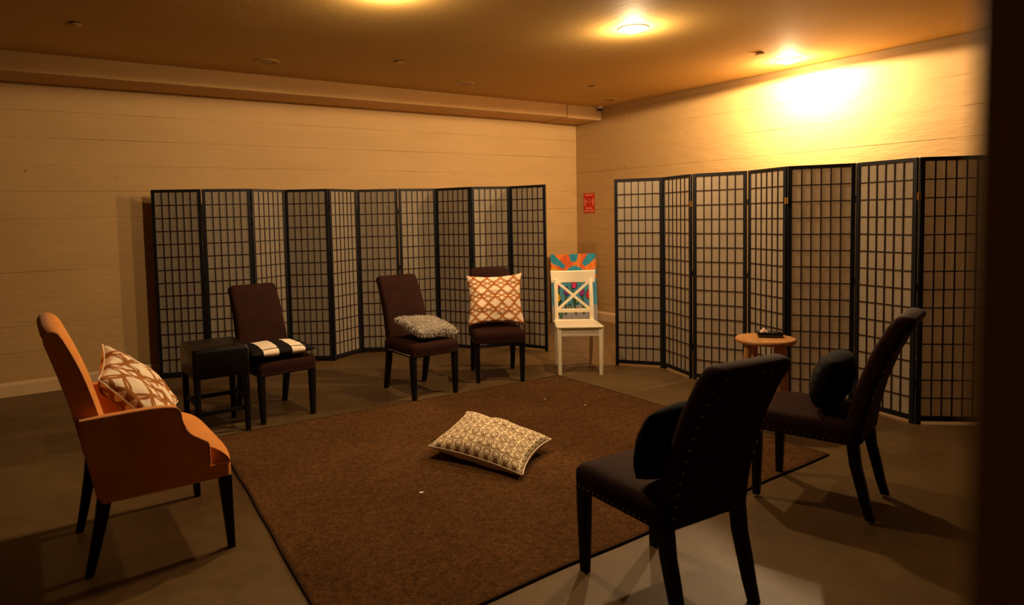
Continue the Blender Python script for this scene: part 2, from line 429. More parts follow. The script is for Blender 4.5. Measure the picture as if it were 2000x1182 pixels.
bm = bmesh.new(); lathe(bm, [(0.040, -0.0005), (0.042, -0.012), (0.036, -0.022), (0.030, -0.024)], 24); finish('housing', bm, M_METALWHITE, t)
bm = bmesh.new(); lathe(bm, [(0.029*math.cos(a*PI/16), -0.0245-0.030*math.sin(a*PI/16)) for a in range(0, 8)], 20); finish('dome_lens', bm, M_LENSBLACK, t)

# ================================================================== FOLDING SCREENS
PW, PH = 0.438, 1.775
def panel_meshes():
    st, tr, br_, th = 0.030, 0.024, 0.034, 0.019
    bm = bmesh.new()
    h = PW/2
    box(bm, (-h, -th/2, 0.0), (-h+st, th/2, PH), 0.0018, 1); box(bm, (h-st, -th/2, 0.0), (h, th/2, PH), 0.0018, 1)
    box(bm, (-h+st-0.002, -th/2+0.001, PH-tr), (h-st+0.002, th/2-0.001, PH)); box(bm, (-h+st-0.002, -th/2+0.001, 0.022), (h-st+0.002, th/2-0.001, 0.022+br_))
    fr = finish('panel', bm, M_SFRAME)
    x0, x1, z0, z1 = -h+st, h-st, 0.022+br_, PH-tr
    bm = bmesh.new(); box(bm, (x0-0.003, -0.0007, z0-0.003), (x1+0.003, 0.0007, z1+0.003)); pa = finish('rice_paper', bm, M_PAPER)
    bw, bd = 0.0075, 0.0065
    bm = bmesh.new(); box(bm, (-bw/2, -0.0008-bd, z0), (bw/2, -0.0008, z1)); vb = finish('vertical_lattice_bar', bm, M_BAR)
    bm = bmesh.new(); box(bm, (x0, -0.0008-bd*0.92, -bw/2), (x1, -0.0008, bw/2)); hb = finish('horizontal_lattice_bar', bm, M_BAR)
    for o in (fr, pa, vb, hb): COL.objects.unlink(o)
    return fr, pa, vb, hb, (x0, x1, z0, z1)
FR, PA, VB, HB, (px0, px1, pz0, pz1) = panel_meshes()
bm = bmesh.new(); box(bm, (-0.013, -0.0165, -0.024), (0.013, -0.0125, 0.024)); tube(bm, [(0, -0.0185, -0.026), (0, -0.0185, 0.026)], 0.0035, 8)
HG = finish('hinge', bm, M_BRASS); COL.objects.unlink(HG)
bm = bmesh.new(); box(bm, (-0.013, 0.0125, -0.024), (0.013, 0.0155, 0.024)); tube(bm, [(0, -0.004, -0.024), (0, -0.004, 0.024)], 0.0045, 8)
HD = finish('hinge', bm, M_DARKHINGE); COL.objects.unlink(HD)
def add(src, name, parent, loc=(0, 0, 0), rz=0.0):
    o = bpy.data.objects.new(name, src.data); COL.objects.link(o); o.parent = parent; o.location = loc; o.rotation_euler = (0, 0, rz); return o
def screen(posts, label, brass):
    c = Vector((sum(p[0] for p in posts)/len(posts), sum(p[1] for p in posts)/len(posts), 0))
    t = thing('folding_screen', label, 'screen', c)
    for i in range(len(posts)-1):
        a, b = Vector((*posts[i], 0)), Vector((*posts[i+1], 0)); mid = (a+b)/2 - c; ang = math.atan2(b.y-a.y, b.x-a.x)
        p = add(FR, 'panel', t, mid, ang)
        add(PA, 'rice_paper', p)
        for k in range(1, 6): add(VB, 'vertical_lattice_bar', p, (px0+(px1-px0)*k/6, 0, 0))
        for k in range(1, 14): add(HB, 'horizontal_lattice_bar', p, (0, 0, pz0+(pz1-pz0)*k/14))
    for i in range(1, len(posts)-1):
        a, b = Vector((*posts[i-1], 0)), Vector((*posts[i+1], 0)); q = Vector((*posts[i], 0)) - c
        ang = math.atan2(b.y-a.y, b.x-a.x)
        for z in (0.28, 0.92, 1.52): add(HG if (i in brass and z > 1) else HD, 'hinge', t, (q.x, q.y, z), ang)
    return t
LP = [(-5.547, -0.162), (-5.132, -0.331), (-4.698, -0.427), (-4.298, -0.235), (-3.922, -0.48), (-3.519, -0.286), (-3.135, -0.522), (-2.696, -0.584), (-2.501, -0.985), (-2.079, -1.115), (-1.922, -1.536)]
RP = [(-1.858, -2.423), (-1.604, -2.786), (-1.755, -3.209), (-1.613, -3.643), (-1.776, -4.062), (-1.54, -4.433), (-1.642, -4.873), (-1.305, -5.163)]
screen(LP, 'black-framed folding screen of ten lattice and paper panels along the back wall', ())
screen(RP, 'black-framed folding screen of seven lattice panels by the right wall, brass hinges', (2, 4, 6))

# ================================================================== RUG
def rug():
    c = [Vector((-5.775, -4.875, 0)), Vector((-2.665, -4.835, 0)), Vector((-2.575, -2.412, 0)), Vector((-5.55, -2.255, 0))]
    nx, ny = 300, 250
    org = (c[0]+c[1]+c[2]+c[3])/4
    t = thing('area_rug', 'large brown low-pile carpet rug in the middle of the floor', 'rug', org)
    bm = bmesh.new(); G = []
    for j in range(ny+1):
        row = []; v = j/ny
        for i in range(nx+1):
            u = i/nx; p = c[0]*(1-u)*(1-v) + c[1]*u*(1-v) + c[2]*u*v + c[3]*(1-u)*v
            q = p*1.0
            if i in (0, nx) or j in (0, ny):
                q += Vector((noise.noise(p*2.2)*0.012, noise.noise(p*2.2+Vector((9, 9, 9)))*0.012, 0)); z = 0.004
            else:
                z = 0.010 + 0.0016*noise.noise(p*28) + 0.0012*random.random() + 0.002*noise.noise(p*2.1)
            row.append(bm.verts.new(Vector((q.x, q.y, z)) - org))
        G.append(row)
    for j in range(ny):
        for i in range(nx): bm.faces.new((G[j][i], G[j][i+1], G[j+1][i+1], G[j+1][i]))
    o = finish('pile', bm, M_RUG, t, sharp=180)
    edge = [G_ for G_ in []]
    bm = bmesh.new(); pts = []
    for a, b in ((0, 1), (1, 2), (2, 3), (3, 0)):
        for k in range(40):
            p = c[a].lerp(c[b], k/40); q = p + Vector((noise.noise(p*2.2)*0.012, noise.noise(p*2.2+Vector((9, 9, 9)))*0.012, 0.0055)); pts.append(q-org)
    tube(bm, pts, 0.0055, 6, closed=True); finish('binding', bm, M_RUGEDGE, t)
rug()

# ================================================================== BROWN DINING CHAIRS
def back_curve(z):   # local y of the back's mid-plane at height z
    pts = [(0.34, 0.168), (0.47, 0.186), (0.60, 0.217), (0.75, 0.268), (0.88, 0.330), (0.96, 0.385)]
    if z <= pts[0][0]: return pts[0][1]
    for (z0, y0), (z1, y1) in zip(pts, pts[1:]):
        if z <= z1:
            f = (z-z0)/(z1-z0); return y0+(y1-y0)*f
    return pts[-1][1]
def brown_chair():
    t = thing('dining_chair', '', 'chair')
    bm = bmesh.new(); rings = []
    for z, ins, r in ((0.345, 0.006, 0.02), (0.350, 0, 0.022), (0.395, -0.002, 0.024), (0.424, -0.002, 0.028), (0.442, 0.006, 0.034), (0.452, 0.022, 0.045), (0.457, 0.055, 0.06), (0.460, 0.12, 0.08)):
        rings.append(rrect(0, -0.035, z, 0.226-ins, 0.237-ins, r))
    skin(bm, rings); finish('seat', bm, M_SUEDE, t)
    bm = bmesh.new(); rings = []
    zs = [0.350, 0.356] + [0.356+(0.928-0.356)*k/14 for k in range(1, 15)] + [0.941, 0.950, 0.955]
    for z in zs:
        y = back_curve(z); ins = 0
        if z <= 0.351: ins = 0.008
        if z > 0.94: ins = {0.941: 0.004, 0.950: 0.013, 0.955: 0.026}[round(z, 3)]
        dy = back_curve(z+0.02)-back_curve(z-0.02); tl = -math.atan2(dy, 0.04)*0.6
        w2 = 0.208 - 0.018*min(1, (z-0.35)/0.6)
        rings.append(rrect(0, y+0.004, z, w2-ins, 0.040-ins*0.8, 0.026, tilt=tl))
    skin(bm, rings); finish('backrest', bm, M_SUEDE, t)
    for sx in (-1, 1):
        bm = bmesh.new(); skin(bm, [rrect(sx*0.196, -0.245, 0.0, 0.016, 0.016, 0.003, 2), rrect(sx*0.198, -0.243, 0.20, 0.021, 0.021, 0.003, 2), rrect(sx*0.199, -0.242, 0.35, 0.0235, 0.0235, 0.003, 2)]); finish('leg', bm, M_LEG, t)
        bm = bmesh.new(); skin(bm, [rrect(sx*0.19, y, z, h, h*1.05, 0.003, 2) for z, y, h in ((0, 0.252, 0.017), (0.07, 0.232, 0.019), (0.16, 0.212, 0.021), (0.25, 0.190, 0.022), (0.355, 0.178, 0.023))]); finish('leg', bm, M_LEG, t)
    # nailheads: along the seat's lower edge and round the rear face of the back
    bm = bmesh.new()
    def nail(p, nrm, r=0.0052):
        n = Vector(nrm).normalized(); a = n.orthogonal().normalized(); b = n.cross(a); rings = []
        for k, (rr, h) in enumerate(((r, 0), (r*0.75, r*0.5), (r*0.25, r*0.72))):
            rings.append([Vector(p) + (a*math.cos(q*PI/3)+b*math.sin(q*PI/3))*rr + n*h for q in range(6)])
        skin(bm, rings)
    k = 0
    for i in range(16): nail((-0.20+0.4*i/15, -0.2725, 0.362), (0, -1, 0.1), 0.0042)
    for i in range(14):
        for sx in (-1, 1): nail((sx*0.2265, -0.24+0.36*i/13, 0.362), (sx, 0, 0.1), 0.0042)
    for i in range(13):
        z = 0.40+0.515*i/12; dy = back_curve(z+0.02)-back_curve(z-0.02)
        for sx in (-1, 1): nail((sx*(0.192-0.016*(i/12)), back_curve(z)+0.0425, z), (sx*0.35, 1, -dy/0.04))
    for i in range(8): nail((-0.160+0.32*i/7, back_curve(0.925)+0.044, 0.922), (0, 1, 0.1))
    o = finish('nailhead_trim', bm, M_NAIL, t); o['kind'] = 'stuff'
    return t
GCH = 'brown upholstered dining chairs'
def front_center(fx, fy, rz):  # location so that the front-feet midpoint sits at fx,fy
    return (fx - 0.245*math.sin(rz), fy + 0.245*math.cos(rz), 0)
R = math.radians
chA = brown_chair()
def setch(o, loc, rz, label): o.location = loc; o.rotation_euler = (0, 0, rz); o['label'] = label; o['group'] = GCH
locA = (-5.015, -1.890, 0); rzA = R(5)
locB = (-3.815, -2.045, 0); rzB = R(0)
locC = (-3.000, -2.038, 0); rzC = R(-29)
rzD = R(176); locD = front_center(-4.535, -4.932, rzD)
rzE = R(195); locE = front_center(-3.330, -4.862, rzE); locE = (locE[0], locE[1], 0.0135)
setch(chA, locA, rzA, 'dark brown upholstered dining chair holding the flat black and white striped cushion')
chB = dup(chA, locB, rzB, 'dark brown upholstered dining chair with the silver fur cushion on its seat', GCH)
chC = dup(chA, locC, rzC, 'dark brown upholstered dining chair with an upright orange trellis cushion, beside the white chair', GCH)
chD = dup(chA, locD, rzD, 'nearest dark nailhead-trimmed dining chair seen from behind at the rug edge', GCH)
chE = dup(chA, locE, rzE, 'dark dining chair in profile in front of the right folding screen', GCH)

# ================================================================== COUNTER STOOL (black leather)
def leather_stool():
    t = thing('counter_stool', 'black leather backless counter stool with stretchers, left of the striped cushion', 'stool', (-5.48, -2.025, 0))
    bm = bmesh.new(); rings = []
    for z, ins, r in ((0.405, 0.004, 0.014), (0.410, 0, 0.015), (0.575, -0.002, 0.018), (0.600, 0.004, 0.024), (0.612, 0.018, 0.034), (0.617, 0.05, 0.05)):
        rings.append(rrect(0, 0, z, 0.188-ins, 0.208-ins, r))
    skin(bm, rings); s = finish('seat', bm, M_LEATHER, t)
    bm = bmesh.new(); tube(bm, [p + Vector((0, 0, 0)) for p in rrect(0, 0, 0.604, 0.184, 0.204, 0.028, 5)], 0.0035, 6, closed=True); finish('piping', bm, M_LEATHER, s)
    for sx in (-1, 1):
        for sy in (-1, 1):
            bm = bmesh.new(); skin(bm, [rrect(sx*0.166, sy*0.184, 0, 0.016, 0.016, 0.003, 2), rrect(sx*0.164, sy*0.183, 0.41, 0.021, 0.021, 0.003, 2)]); finish('leg', bm, M_LEG, t)
    for sy in (-1, 1):
        bm = bmesh.new(); box(bm, (-0.150, sy*0.184-0.009, 0.15 if sy < 0 else 0.18), (0.150, sy*0.184+0.009, 0.178 if sy < 0 else 0.208), 0.002); finish('stretcher', bm, M_LEG, t)
    for sx in (-1, 1):
        bm = bmesh.new(); box(bm, (sx*0.166-0.009, -0.17, 0.215), (sx*0.166+0.009, 0.17, 0.243), 0.002); finish('stretcher', bm, M_LEG, t)
leather_stool()

# ================================================================== WHITE CROSS-BACK CHAIR
def white_chair():
    t = thing('wooden_chair', 'white painted wooden chair with a crossed X backrest in front of the painting', 'chair', (-2.265, -2.325, 0), R(-36))
    bm = bmesh.new(); rings = []
    for z, ins in ((0.424, 0.010), (0.428, 0.003), (0.436, 0), (0.443, 0.003), (0.447, 0.012), (0.445, 0.05)):
        ring = rrect(0, -0.02, z, 0.218-ins, 0.212-ins, 0.035)
        for p in ring:
            f = (p.y+0.02+0.212)/0.424; p.x *= 1-0.10*f
        rings.append(ring)
    skin(bm, rings); finish('seat', bm, M_WHITE, t)
    for sx in (-1, 1):
        bm = bmesh.new(); skin(bm, [rrect(sx*0.185, -0.205, 0, 0.0155, 0.0155, 0.004, 2), rrect(sx*0.187, -0.203, 0.428, 0.0205, 0.0205, 0.004, 2)]); finish('leg', bm, M_WHITE, t)
        bm = bmesh.new(); skin(bm, [rrect(sx*x, y, z, hx, hy, 0.004, 2) for z, x, y, hx, hy in ((0, 0.160, 0.232, 0.016, 0.018), (0.2, 0.165, 0.205, 0.017, 0.020), (0.44, 0.168, 0.188, 0.018, 0.022), (0.65, 0.168, 0.205, 0.018, 0.018), (0.83, 0.166, 0.240, 0.018, 0.014))]); finish('leg', bm, M_WHITE, t)
        bm = bmesh.new(); box(bm, (sx*0.178-0.010, -0.185, 0.352), (sx*0.178+0.010, 0.175, 0.424), 0.002); finish('apron', bm, M_WHITE, t)
    for y in (-0.203, 0.183):
        bm = bmesh.new(); box(bm, (-0.168, y-0.010, 0.352), (0.168, y+0.010, 0.424), 0.002); finish('apron', bm, M_WHITE, t)
    # curved crest rail
    bm = bmesh.new(); rings = []
    for k in range(17):
        s = -1+2*k/16; x = s*0.215; y = 0.236+0.030*(1-s*s); 
        zt = 0.908 + 0.006*s*s; zb = 0.795
        ring = []
        for yy, zz in ((-0.011, zb+0.004), (-0.007, zb), (0.007, zb), (0.011, zb+0.004), (0.019, zt-0.006), (0.015, zt), (0.003, zt), (-0.003, zt-0.006)):
            ring.append(Vector((x*(1.0 if zz > 0.85 else 0.965), y+yy, zz)))
        rings.append(ring)
    skin(bm, rings); finish('crest_rail', bm, M_WHITE, t)
    bm = bmesh.new(); box(bm, (-0.155, 0.186, 0.512), (0.155, 0.204, 0.548), 0.002); finish('lower_rail', bm, M_WHITE, t)
    for sg in (-1, 1):
        bm = bmesh.new(); bar(bm, (sg*0.150, 0.196+0.002*sg, 0.545), (-sg*0.150, 0.238+0.002*sg, 0.802), 0.026, 0.013, side=Vector((0, 0, 1)).cross(Vector((0, 1, 0)))); finish('cross_slat', bm, M_WHITE, t)
white_chair()

# ================================================================== ORANGE ARMCHAIR
def armchair():
    t = thing('armchair', 'orange upholstered armchair with dark tapered legs at the left edge of the rug', 'chair', (-6.14, -3.51, 0), R(90))
    # local: -y front; y = -(X+6.14); near side (towards camera) is x = -0.36
    rear = smooth_curve([(0.232, 0.365), (0.268, 0.50), (0.312, 0.690), (0.358, 0.86), (0.405, 1.005), (0.415, 1.035)], 4)
    rear = smooth_curve([(0.232, 0.365), (0.268, 0.50), (0.312, 0.690), (0.358, 0.86), (0.400, 1.000)], 5)
    top = smooth_curve([(0.400, 1.000), (0.400, 1.028), (0.378, 1.044), (0.355, 1.036), (0.338, 1.005)], 4)
    front = smooth_curve([(0.338, 1.005), (0.305, 0.93), (0.272, 0.84), (0.238, 0.72), (0.200, 0.56), (0.175, 0.365)], 5)
    bm = bmesh.new(); poly = rear[:-1]+top[:-1]+front
    nr, NP = len(rear)-1, len(poly); rings = []
    for k in range(31):
        sx_ = -1+2*k/30; cr = max(0.0, 1-abs(sx_)**5.0)**0.6; ring = []
        for q, (y, z) in enumerate(poly):
            a_, b_ = poly[q-1], poly[(q+1) % NP]; ty, tz = b_[0]-a_[0], b_[1]-a_[1]; L_ = math.hypot(ty, tz) or 1
            ny_, nz_ = tz/L_, -ty/L_
            if q <= nr-1 or q >= NP-1: wgt = 0.0
            else: wgt = max(0.0, min(1.0, (q-nr-1)/5.0))*0.026
            if q == nr-1: wgt = 0.0
            ring.append(Vector((sx_*0.302, y+ny_*wgt*cr, z+nz_*wgt*cr)))
        rings.append(ring)
    skin(bm, rings); finish('backrest', bm, M_ORANGE, t, sharp=55)
    # welts round the two side panels
    for sx in (-1, 1):
        bm = bmesh.new(); tube(bm, [(sx*0.299, y, z) for y, z in poly[2:-2]], 0.0045, 6)
        finish('piping', bm, M_ORANGEPIPE, t)
    arm = smooth_curve([(0.300, 0.684), (0.06, 0.688), (-0.045, 0.680), (-0.075, 0.660), (-0.085, 0.61), (-0.112, 0.555), (-0.165, 0.515), (-0.188, 0.490), (-0.190, 0.400)], 5)
    arm = [(0.252, 0.352)] + [(0.330-0.03, 0.60)] + arm + [(-0.190, 0.340)]
    for sx in (-1, 1):
        bm = bmesh.new(); a, b = sorted((sx*0.300, sx*0.352)); prism_x(bm, arm, a, b, 0.010, 3)
        ao = finish('arm', bm, M_ORANGE, t)
        bm = bmesh.new(); tube(bm, [(sx*0.3515, y, z) for y, z in arm[2:-1]], 0.004, 6); finish('piping', bm, M_ORANGEPIPE, ao)
    bm = bmesh.new(); rings = []
    for z, ins in ((0.328, 0.006), (0.333, 0), (0.392, 0), (0.396, 0.006)): rings.append(rrect(0, -0.020, z, 0.349-ins, 0.262-ins, 0.02))
    skin(bm, rings); finish('seat_rail', bm, M_ORANGE, t)
    bm = bmesh.new(); rings = []
    # seat cushion: rounded slab with a domed front
    n = 26; W2 = 0.298
    prof = smooth_curve([(-0.284, 0.392), (-0.292, 0.415), (-0.278, 0.445), (-0.235, 0.480), (-0.17, 0.505), (-0.06, 0.512), (0.08, 0.500), (0.19, 0.485)], 4) + [(0.19, 0.392)]
    for k in range(n+1):
        s = -1+2*k/n; e = (abs(s)**6)*0.018
        wx = W2*s
        ring = []
        for y, z in prof:
            fr = max(0.0, (-0.18-y)/0.11)
            ring.append(Vector((wx*(1+0.17*fr), y + e*0.8, max(0.392, z-e*1.2))))
        rings.append(ring)
    skin(bm, rings); finish('seat_cushion', bm, M_ORANGE, t)
    for sx in (-1, 1):
        bm = bmesh.new(); skin(bm, [rrect(sx*0.335, -0.270, 0, 0.0145, 0.0145, 0.003, 2), rrect(sx*0.325, -0.255, 0.33, 0.0265, 0.0265, 0.004, 2)]); finish('leg', bm, M_LEG, t)
        bm = bmesh.new(); skin(bm, [rrect(sx*x, y, z, h, h, 0.003, 2) for z, x, y, h in ((0, 0.245, 0.290, 0.0165), (0.12, 0.255, 0.262, 0.020), (0.25, 0.270, 0.235, 0.024), (0.37, 0.285, 0.215, 0.028))]); finish('leg', bm, M_LEG, t)
armchair()

# ================================================================== WOODEN STOOL
def pine_stool():
    cx, cy, H = -2.447, -4.304, 0.602
    t = thing('wooden_stool', 'round honey-coloured wooden stool in front of the right folding screen', 'stool', (cx, cy, 0), R(20))
    bm = bmesh.new(); lathe(bm, [(0.150, H-0.034), (0.178, H-0.030), (0.187, H-0.018), (0.187, H-0.010), (0.180, H-0.001), (0.168, H), (0.05, H-0.003)], 44); finish('seat', bm, M_PINE, t)
    def ax(k, z): 
        a = PI/4+k*PI/2; r = 0.125+(H-0.03-z)*0.06; return Vector((r*math.cos(a), r*math.sin(a), z))
    for k in range(4):
        bm = bmesh.new(); zs = [0, 0.02, 0.15, 0.35, 0.5, H-0.032]; rs = [0.016, 0.0175, 0.021, 0.025, 0.025, 0.022]
        tube(bm, [ax(k, z) for z in zs], rs, 14); finish('leg', bm, M_PINE, t)
    for k in range(4):
        for z in ((0.17, 0.34) if k % 2 else (0.21, 0.38)):
            a, b = ax(k, z), ax((k+1) % 4, z); a, b = a.lerp(b, 0.06), b.lerp(a, 0.06); m_ = (a+b)/2
            bm = bmesh.new(); tube(bm, [a, a.lerp(b, 0.25), m_, a.lerp(b, 0.75), b], [0.008, 0.011, 0.012, 0.011, 0.008], 10); finish('rung', bm, M_PINE, t)
    # flat black box with a crumpled pink tissue on it
    ang = math.atan2(-0.094, 0.082)
    b = thing('tissue_box', 'small flat black box with pale pink tissue on the round wooden stool', 'box', (cx+0.055, cy+0.005, H), ang)
    bm = bmesh.new(); box(bm, (-0.076, -0.045, 0.0), (0.076, 0.045, 0.030), 0.003); finish('box', bm, M_LENSBLACK, b)
    bm = bmesh.new()
    G = []
    for j in range(9):
        row = []
        for i in range(9):
            u, v = i/8-0.5, j/8-0.5
            h = 0.022*max(0, 1-(u*u+v*v)*3.4) + 0.010*noise.noise(Vector((i*0.7, j*0.7, 2)))
            row.append(bm.verts.new((-0.035+u*0.05, v*0.045, 0.031+max(0, h))))
        G.append(row)
    for j in range(8):
        for i in range(8): bm.faces.new((G[j][i], G[j][i+1], G[j+1][i+1], G[j+1][i]))
    finish('tissue', bm, M_TISSUE, b)
pine_stool()

# ================================================================== CUSHIONS
def cushion(name, label, cat, corners, thick, mat, pinch=0.07, res=44, wr=0.010, seed=0, piping=None, back_mat=None, sag=0.0, ear=0.0, group=None, power=0.42, flip=False, uvo=(0, 0), rnd_=0.0):
    """corners c00,c10,c11,c01 (world); a pillow filled on both sides of that sheet"""
    c = [Vector(p) for p in corners]
    n = ((c[1]-c[0]).cross(c[3]-c[0]) + (c[2]-c[3]).cross(c[2]-c[1])).normalized()
    W = ((c[1]-c[0]).length + (c[2]-c[3]).length)/2; Hh = ((c[3]-c[0]).length + (c[2]-c[1]).length)/2
    mid = (c[0]+c[1]+c[2]+c[3])/4; zmin = min(min(p.z for p in c), mid.z-thick/2)
    org = Vector((mid.x, mid.y, zmin)); t = thing(name, label, cat, org, 0, group)
    def P(u, v):
        # pull the mid-edges in so that the corners stand out
        uu = u + (0.5-u)*pinch*2*(4*v*(1-v))*abs(2*u-1)**1.5
        vv = v + (0.5-v)*pinch*2*(4*u*(1-u))*abs(2*v-1)**1.5
        if rnd_:
            a_, b_ = 2*uu-1, 2*vv-1
            uu = 0.5 + 0.5*a_*math.sqrt(max(0, 1-rnd_*b_*b_/2)); vv = 0.5 + 0.5*b_*math.sqrt(max(0, 1-rnd_*a_*a_/2))
        p = c[0]*(1-uu)*(1-vv) + c[1]*uu*(1-vv) + c[2]*uu*vv + c[3]*(1-uu)*vv
        return p
    bm = bmesh.new(); uvl = bm.loops.layers.uv.new('UVMap')
    sheets = []
    for sg in (1, -1):
        G = []
        for j in range(res+1):
            row = []
            for i in range(res+1):
                u, v = i/res, j/res; e = (4*u*(1-u))*(4*v*(1-v)); h = (e**power)*thick/2
                q = P(u, v)
                fold = wr*noise.noise(Vector((u*4.2+seed, v*4.2, sg*2.0+seed))) * min(1, e*3)
                crease = wr*1.5*abs(noise.noise(Vector((u*2.2+seed*3, v*6.0, seed)))) * min(1, e*4)
                q = q + n*sg*(h + fold - crease) - n*sag*e
                if sg > 0 or (0 < i < res and 0 < j < res): row.append((bm.verts.new(q-org), (u*W+uvo[0], v*Hh+uvo[1])))
                else: row.append(None)
            G.append(row)
        sheets.append(G)
    A, B = sheets
    for j in range(res+1):
        for i in range(res+1):
            if B[j][i] is None: B[j][i] = A[j][i]
    for si, G in enumerate((A, B)):
        for j in range(res):
            for i in range(res):
                q = [G[j][i], G[j][i+1], G[j+1][i+1], G[j+1][i]]
                if si: q.reverse()
                f = bm.faces.new([a[0] for a in q])
                f.material_index = (1 if (back_mat and ((si == 1) != flip)) else 0)
                for lp, a in zip(f.loops, q): lp[uvl].uv = a[1]
    o = finish('cushion_body', bm, mat, t, sharp=180, mats=[mat]+([back_mat] if back_mat else []))
    if piping:
        pts = [P(k/24, 0) for k in range(24)] + [P(1, k/24) for k in range(24)] + [P(1-k/24, 1) for k in range(24)] + [P(0, 1-k/24) for k in range(24)]
        bm = bmesh.new(); tube(bm, [p-org for p in pts], 0.004, 6, closed=True); finish('piping', bm, piping, t, sharp=180)
    return t, o
def loc2w(loc, rz, p):
    x, y, z = p; return (loc[0]+x*math.cos(rz)-y*math.sin(rz), loc[1]+x*math.sin(rz)+y*math.cos(rz), z+loc[2])

# on the rug
cushion('floor_pillow', 'large cream pillow with taupe oval chain print lying on the rug', 'pillow',
        [(-4.60, -3.47, 0.085), (-4.37, -4.08, 0.045), (-3.93, -3.82, 0.085), (-4.06, -3.10, 0.110)], 0.20, M_OGEE, pinch=0.06, wr=0.016, seed=3, piping=M_PIPE, back_mat=M_PLAINBACK)
# on chair C, upright against the back
lC = [loc2w(locC, rzC, p) for p in ((-0.262, -0.100, 0.482), (0.258, -0.085, 0.474), (0.272, 0.120, 0.925), (-0.250, 0.105, 0.915))]
cushion('throw_cushion', 'cream cushion with bold orange trellis print propped upright on a brown chair', 'cushion', lC, 0.13, M_TREL, pinch=0.055, wr=0.014, seed=5)
# in the armchair
cushion('throw_cushion', 'cream cushion with tan trellis print leaning inside the orange armchair', 'cushion',
        [(-6.355, -3.725, 0.815), (-6.10, -3.765, 0.510), (-5.965, -3.275, 0.555), (-6.290, -3.250, 0.885)], 0.175, M_TREL2, pinch=0.05, wr=0.014, seed=9, piping=M_PIPE)
# silver fur cushion on chair B
lB = [(-3.955, -2.31, 0.530), (-3.585, -2.295, 0.518), (-3.635, -1.985, 0.585), (-4.015, -2.005, 0.628)]
tf, fo = cushion('fur_cushion', 'silver grey long-pile fur cushion tilted on a brown chair seat', 'cushion', lB, 0.10, M_FURBASE, pinch=0.02, wr=0.008, seed=2, power=0.36)
def fur(body, parent, n=10000, L=0.026):
    me = body.data; cen = sum((v.co for v in me.vertices), Vector())/len(me.vertices); rnd = random.Random(4); verts = []; faces = []
    polys = [p for p in me.polygons]; 
    for k in range(n):
        p = rnd.choice(polys); vs = [me.vertices[i].co for i in p.vertices]
        a, b = rnd.random(), rnd.random(); c_ = vs[0].lerp(vs[1], a).lerp(vs[3].lerp(vs[2], a), b)
        nn = p.normal; d = (nn*0.75 + Vector((0.35, -0.25, -0.35)) + Vector([rnd.uniform(-0.5, 0.5) for _ in range(3)])).normalized()
        s = d.cross(nn)
        if s.length < 1e-3: continue
        s = s.normalized()*0.0030; l = L*rnd.uniform(0.5, 1.15); i = len(verts)
        verts += [c_-s, c_+s, c_+d*l*0.6+Vector((0, 0, -0.001)), c_+d*l+Vector((0, 0, -0.006))]
        faces += [(i, i+1, i+2), (i, i+2, i+3)]
    m = bpy.data.meshes.new('fur'); m.from_pydata([tuple(v) for v in verts], [], faces); [m.materials.append(q) for q in M_FURS]; m.polygons.foreach_set('material_index', [(k//2*7919) % 5 % 3 if (k//2) % 4 else 1 for k in range(len(m.polygons))])
    o = bpy.data.objects.new('fur', m); COL.objects.link(o); o.parent = parent; o['kind'] = 'stuff'
fur(fo, tf)
# striped cushion on chair A
cushion('striped_cushion', 'flat black cushion with two white stripes on a brown chair seat', 'cushion',
        [(-5.275, -2.225, 0.518), (-4.770, -2.165, 0.504), (-4.800, -1.785, 0.514), (-5.270, -1.820, 0.524)], 0.095, M_STRIPE, pinch=0.02, wr=0.004, seed=1)
# dark cushions on the two chairs seen from behind
lD = [loc2w(locD, rzD, p) for p in ((-0.185, 0.050, 0.468), (0.235, 0.050, 0.468), (0.235, 0.130, 0.760), (-0.185, 0.130, 0.760))]
cushion('dark_cushion', 'black cushion wedged against the back of the nearest dark chair', 'cushion', lD, 0.155, M_BLACKFAB, pinch=0.0, wr=0.012, seed=6, rnd_=0.5, power=0.5)
lE = [loc2w(locE, rzE, p) for p in ((-0.205, 0.015, 0.470), (0.215, 0.015, 0.470), (0.215, 0.095, 0.735), (-0.205, 0.095, 0.735))]
cushion('dark_cushion', 'plump black cushion on the dark chair in front of the right screen', 'cushion', lE, 0.18, M_BLACKFAB, pinch=0.0, wr=0.008, seed=8, power=0.45, rnd_=0.55)

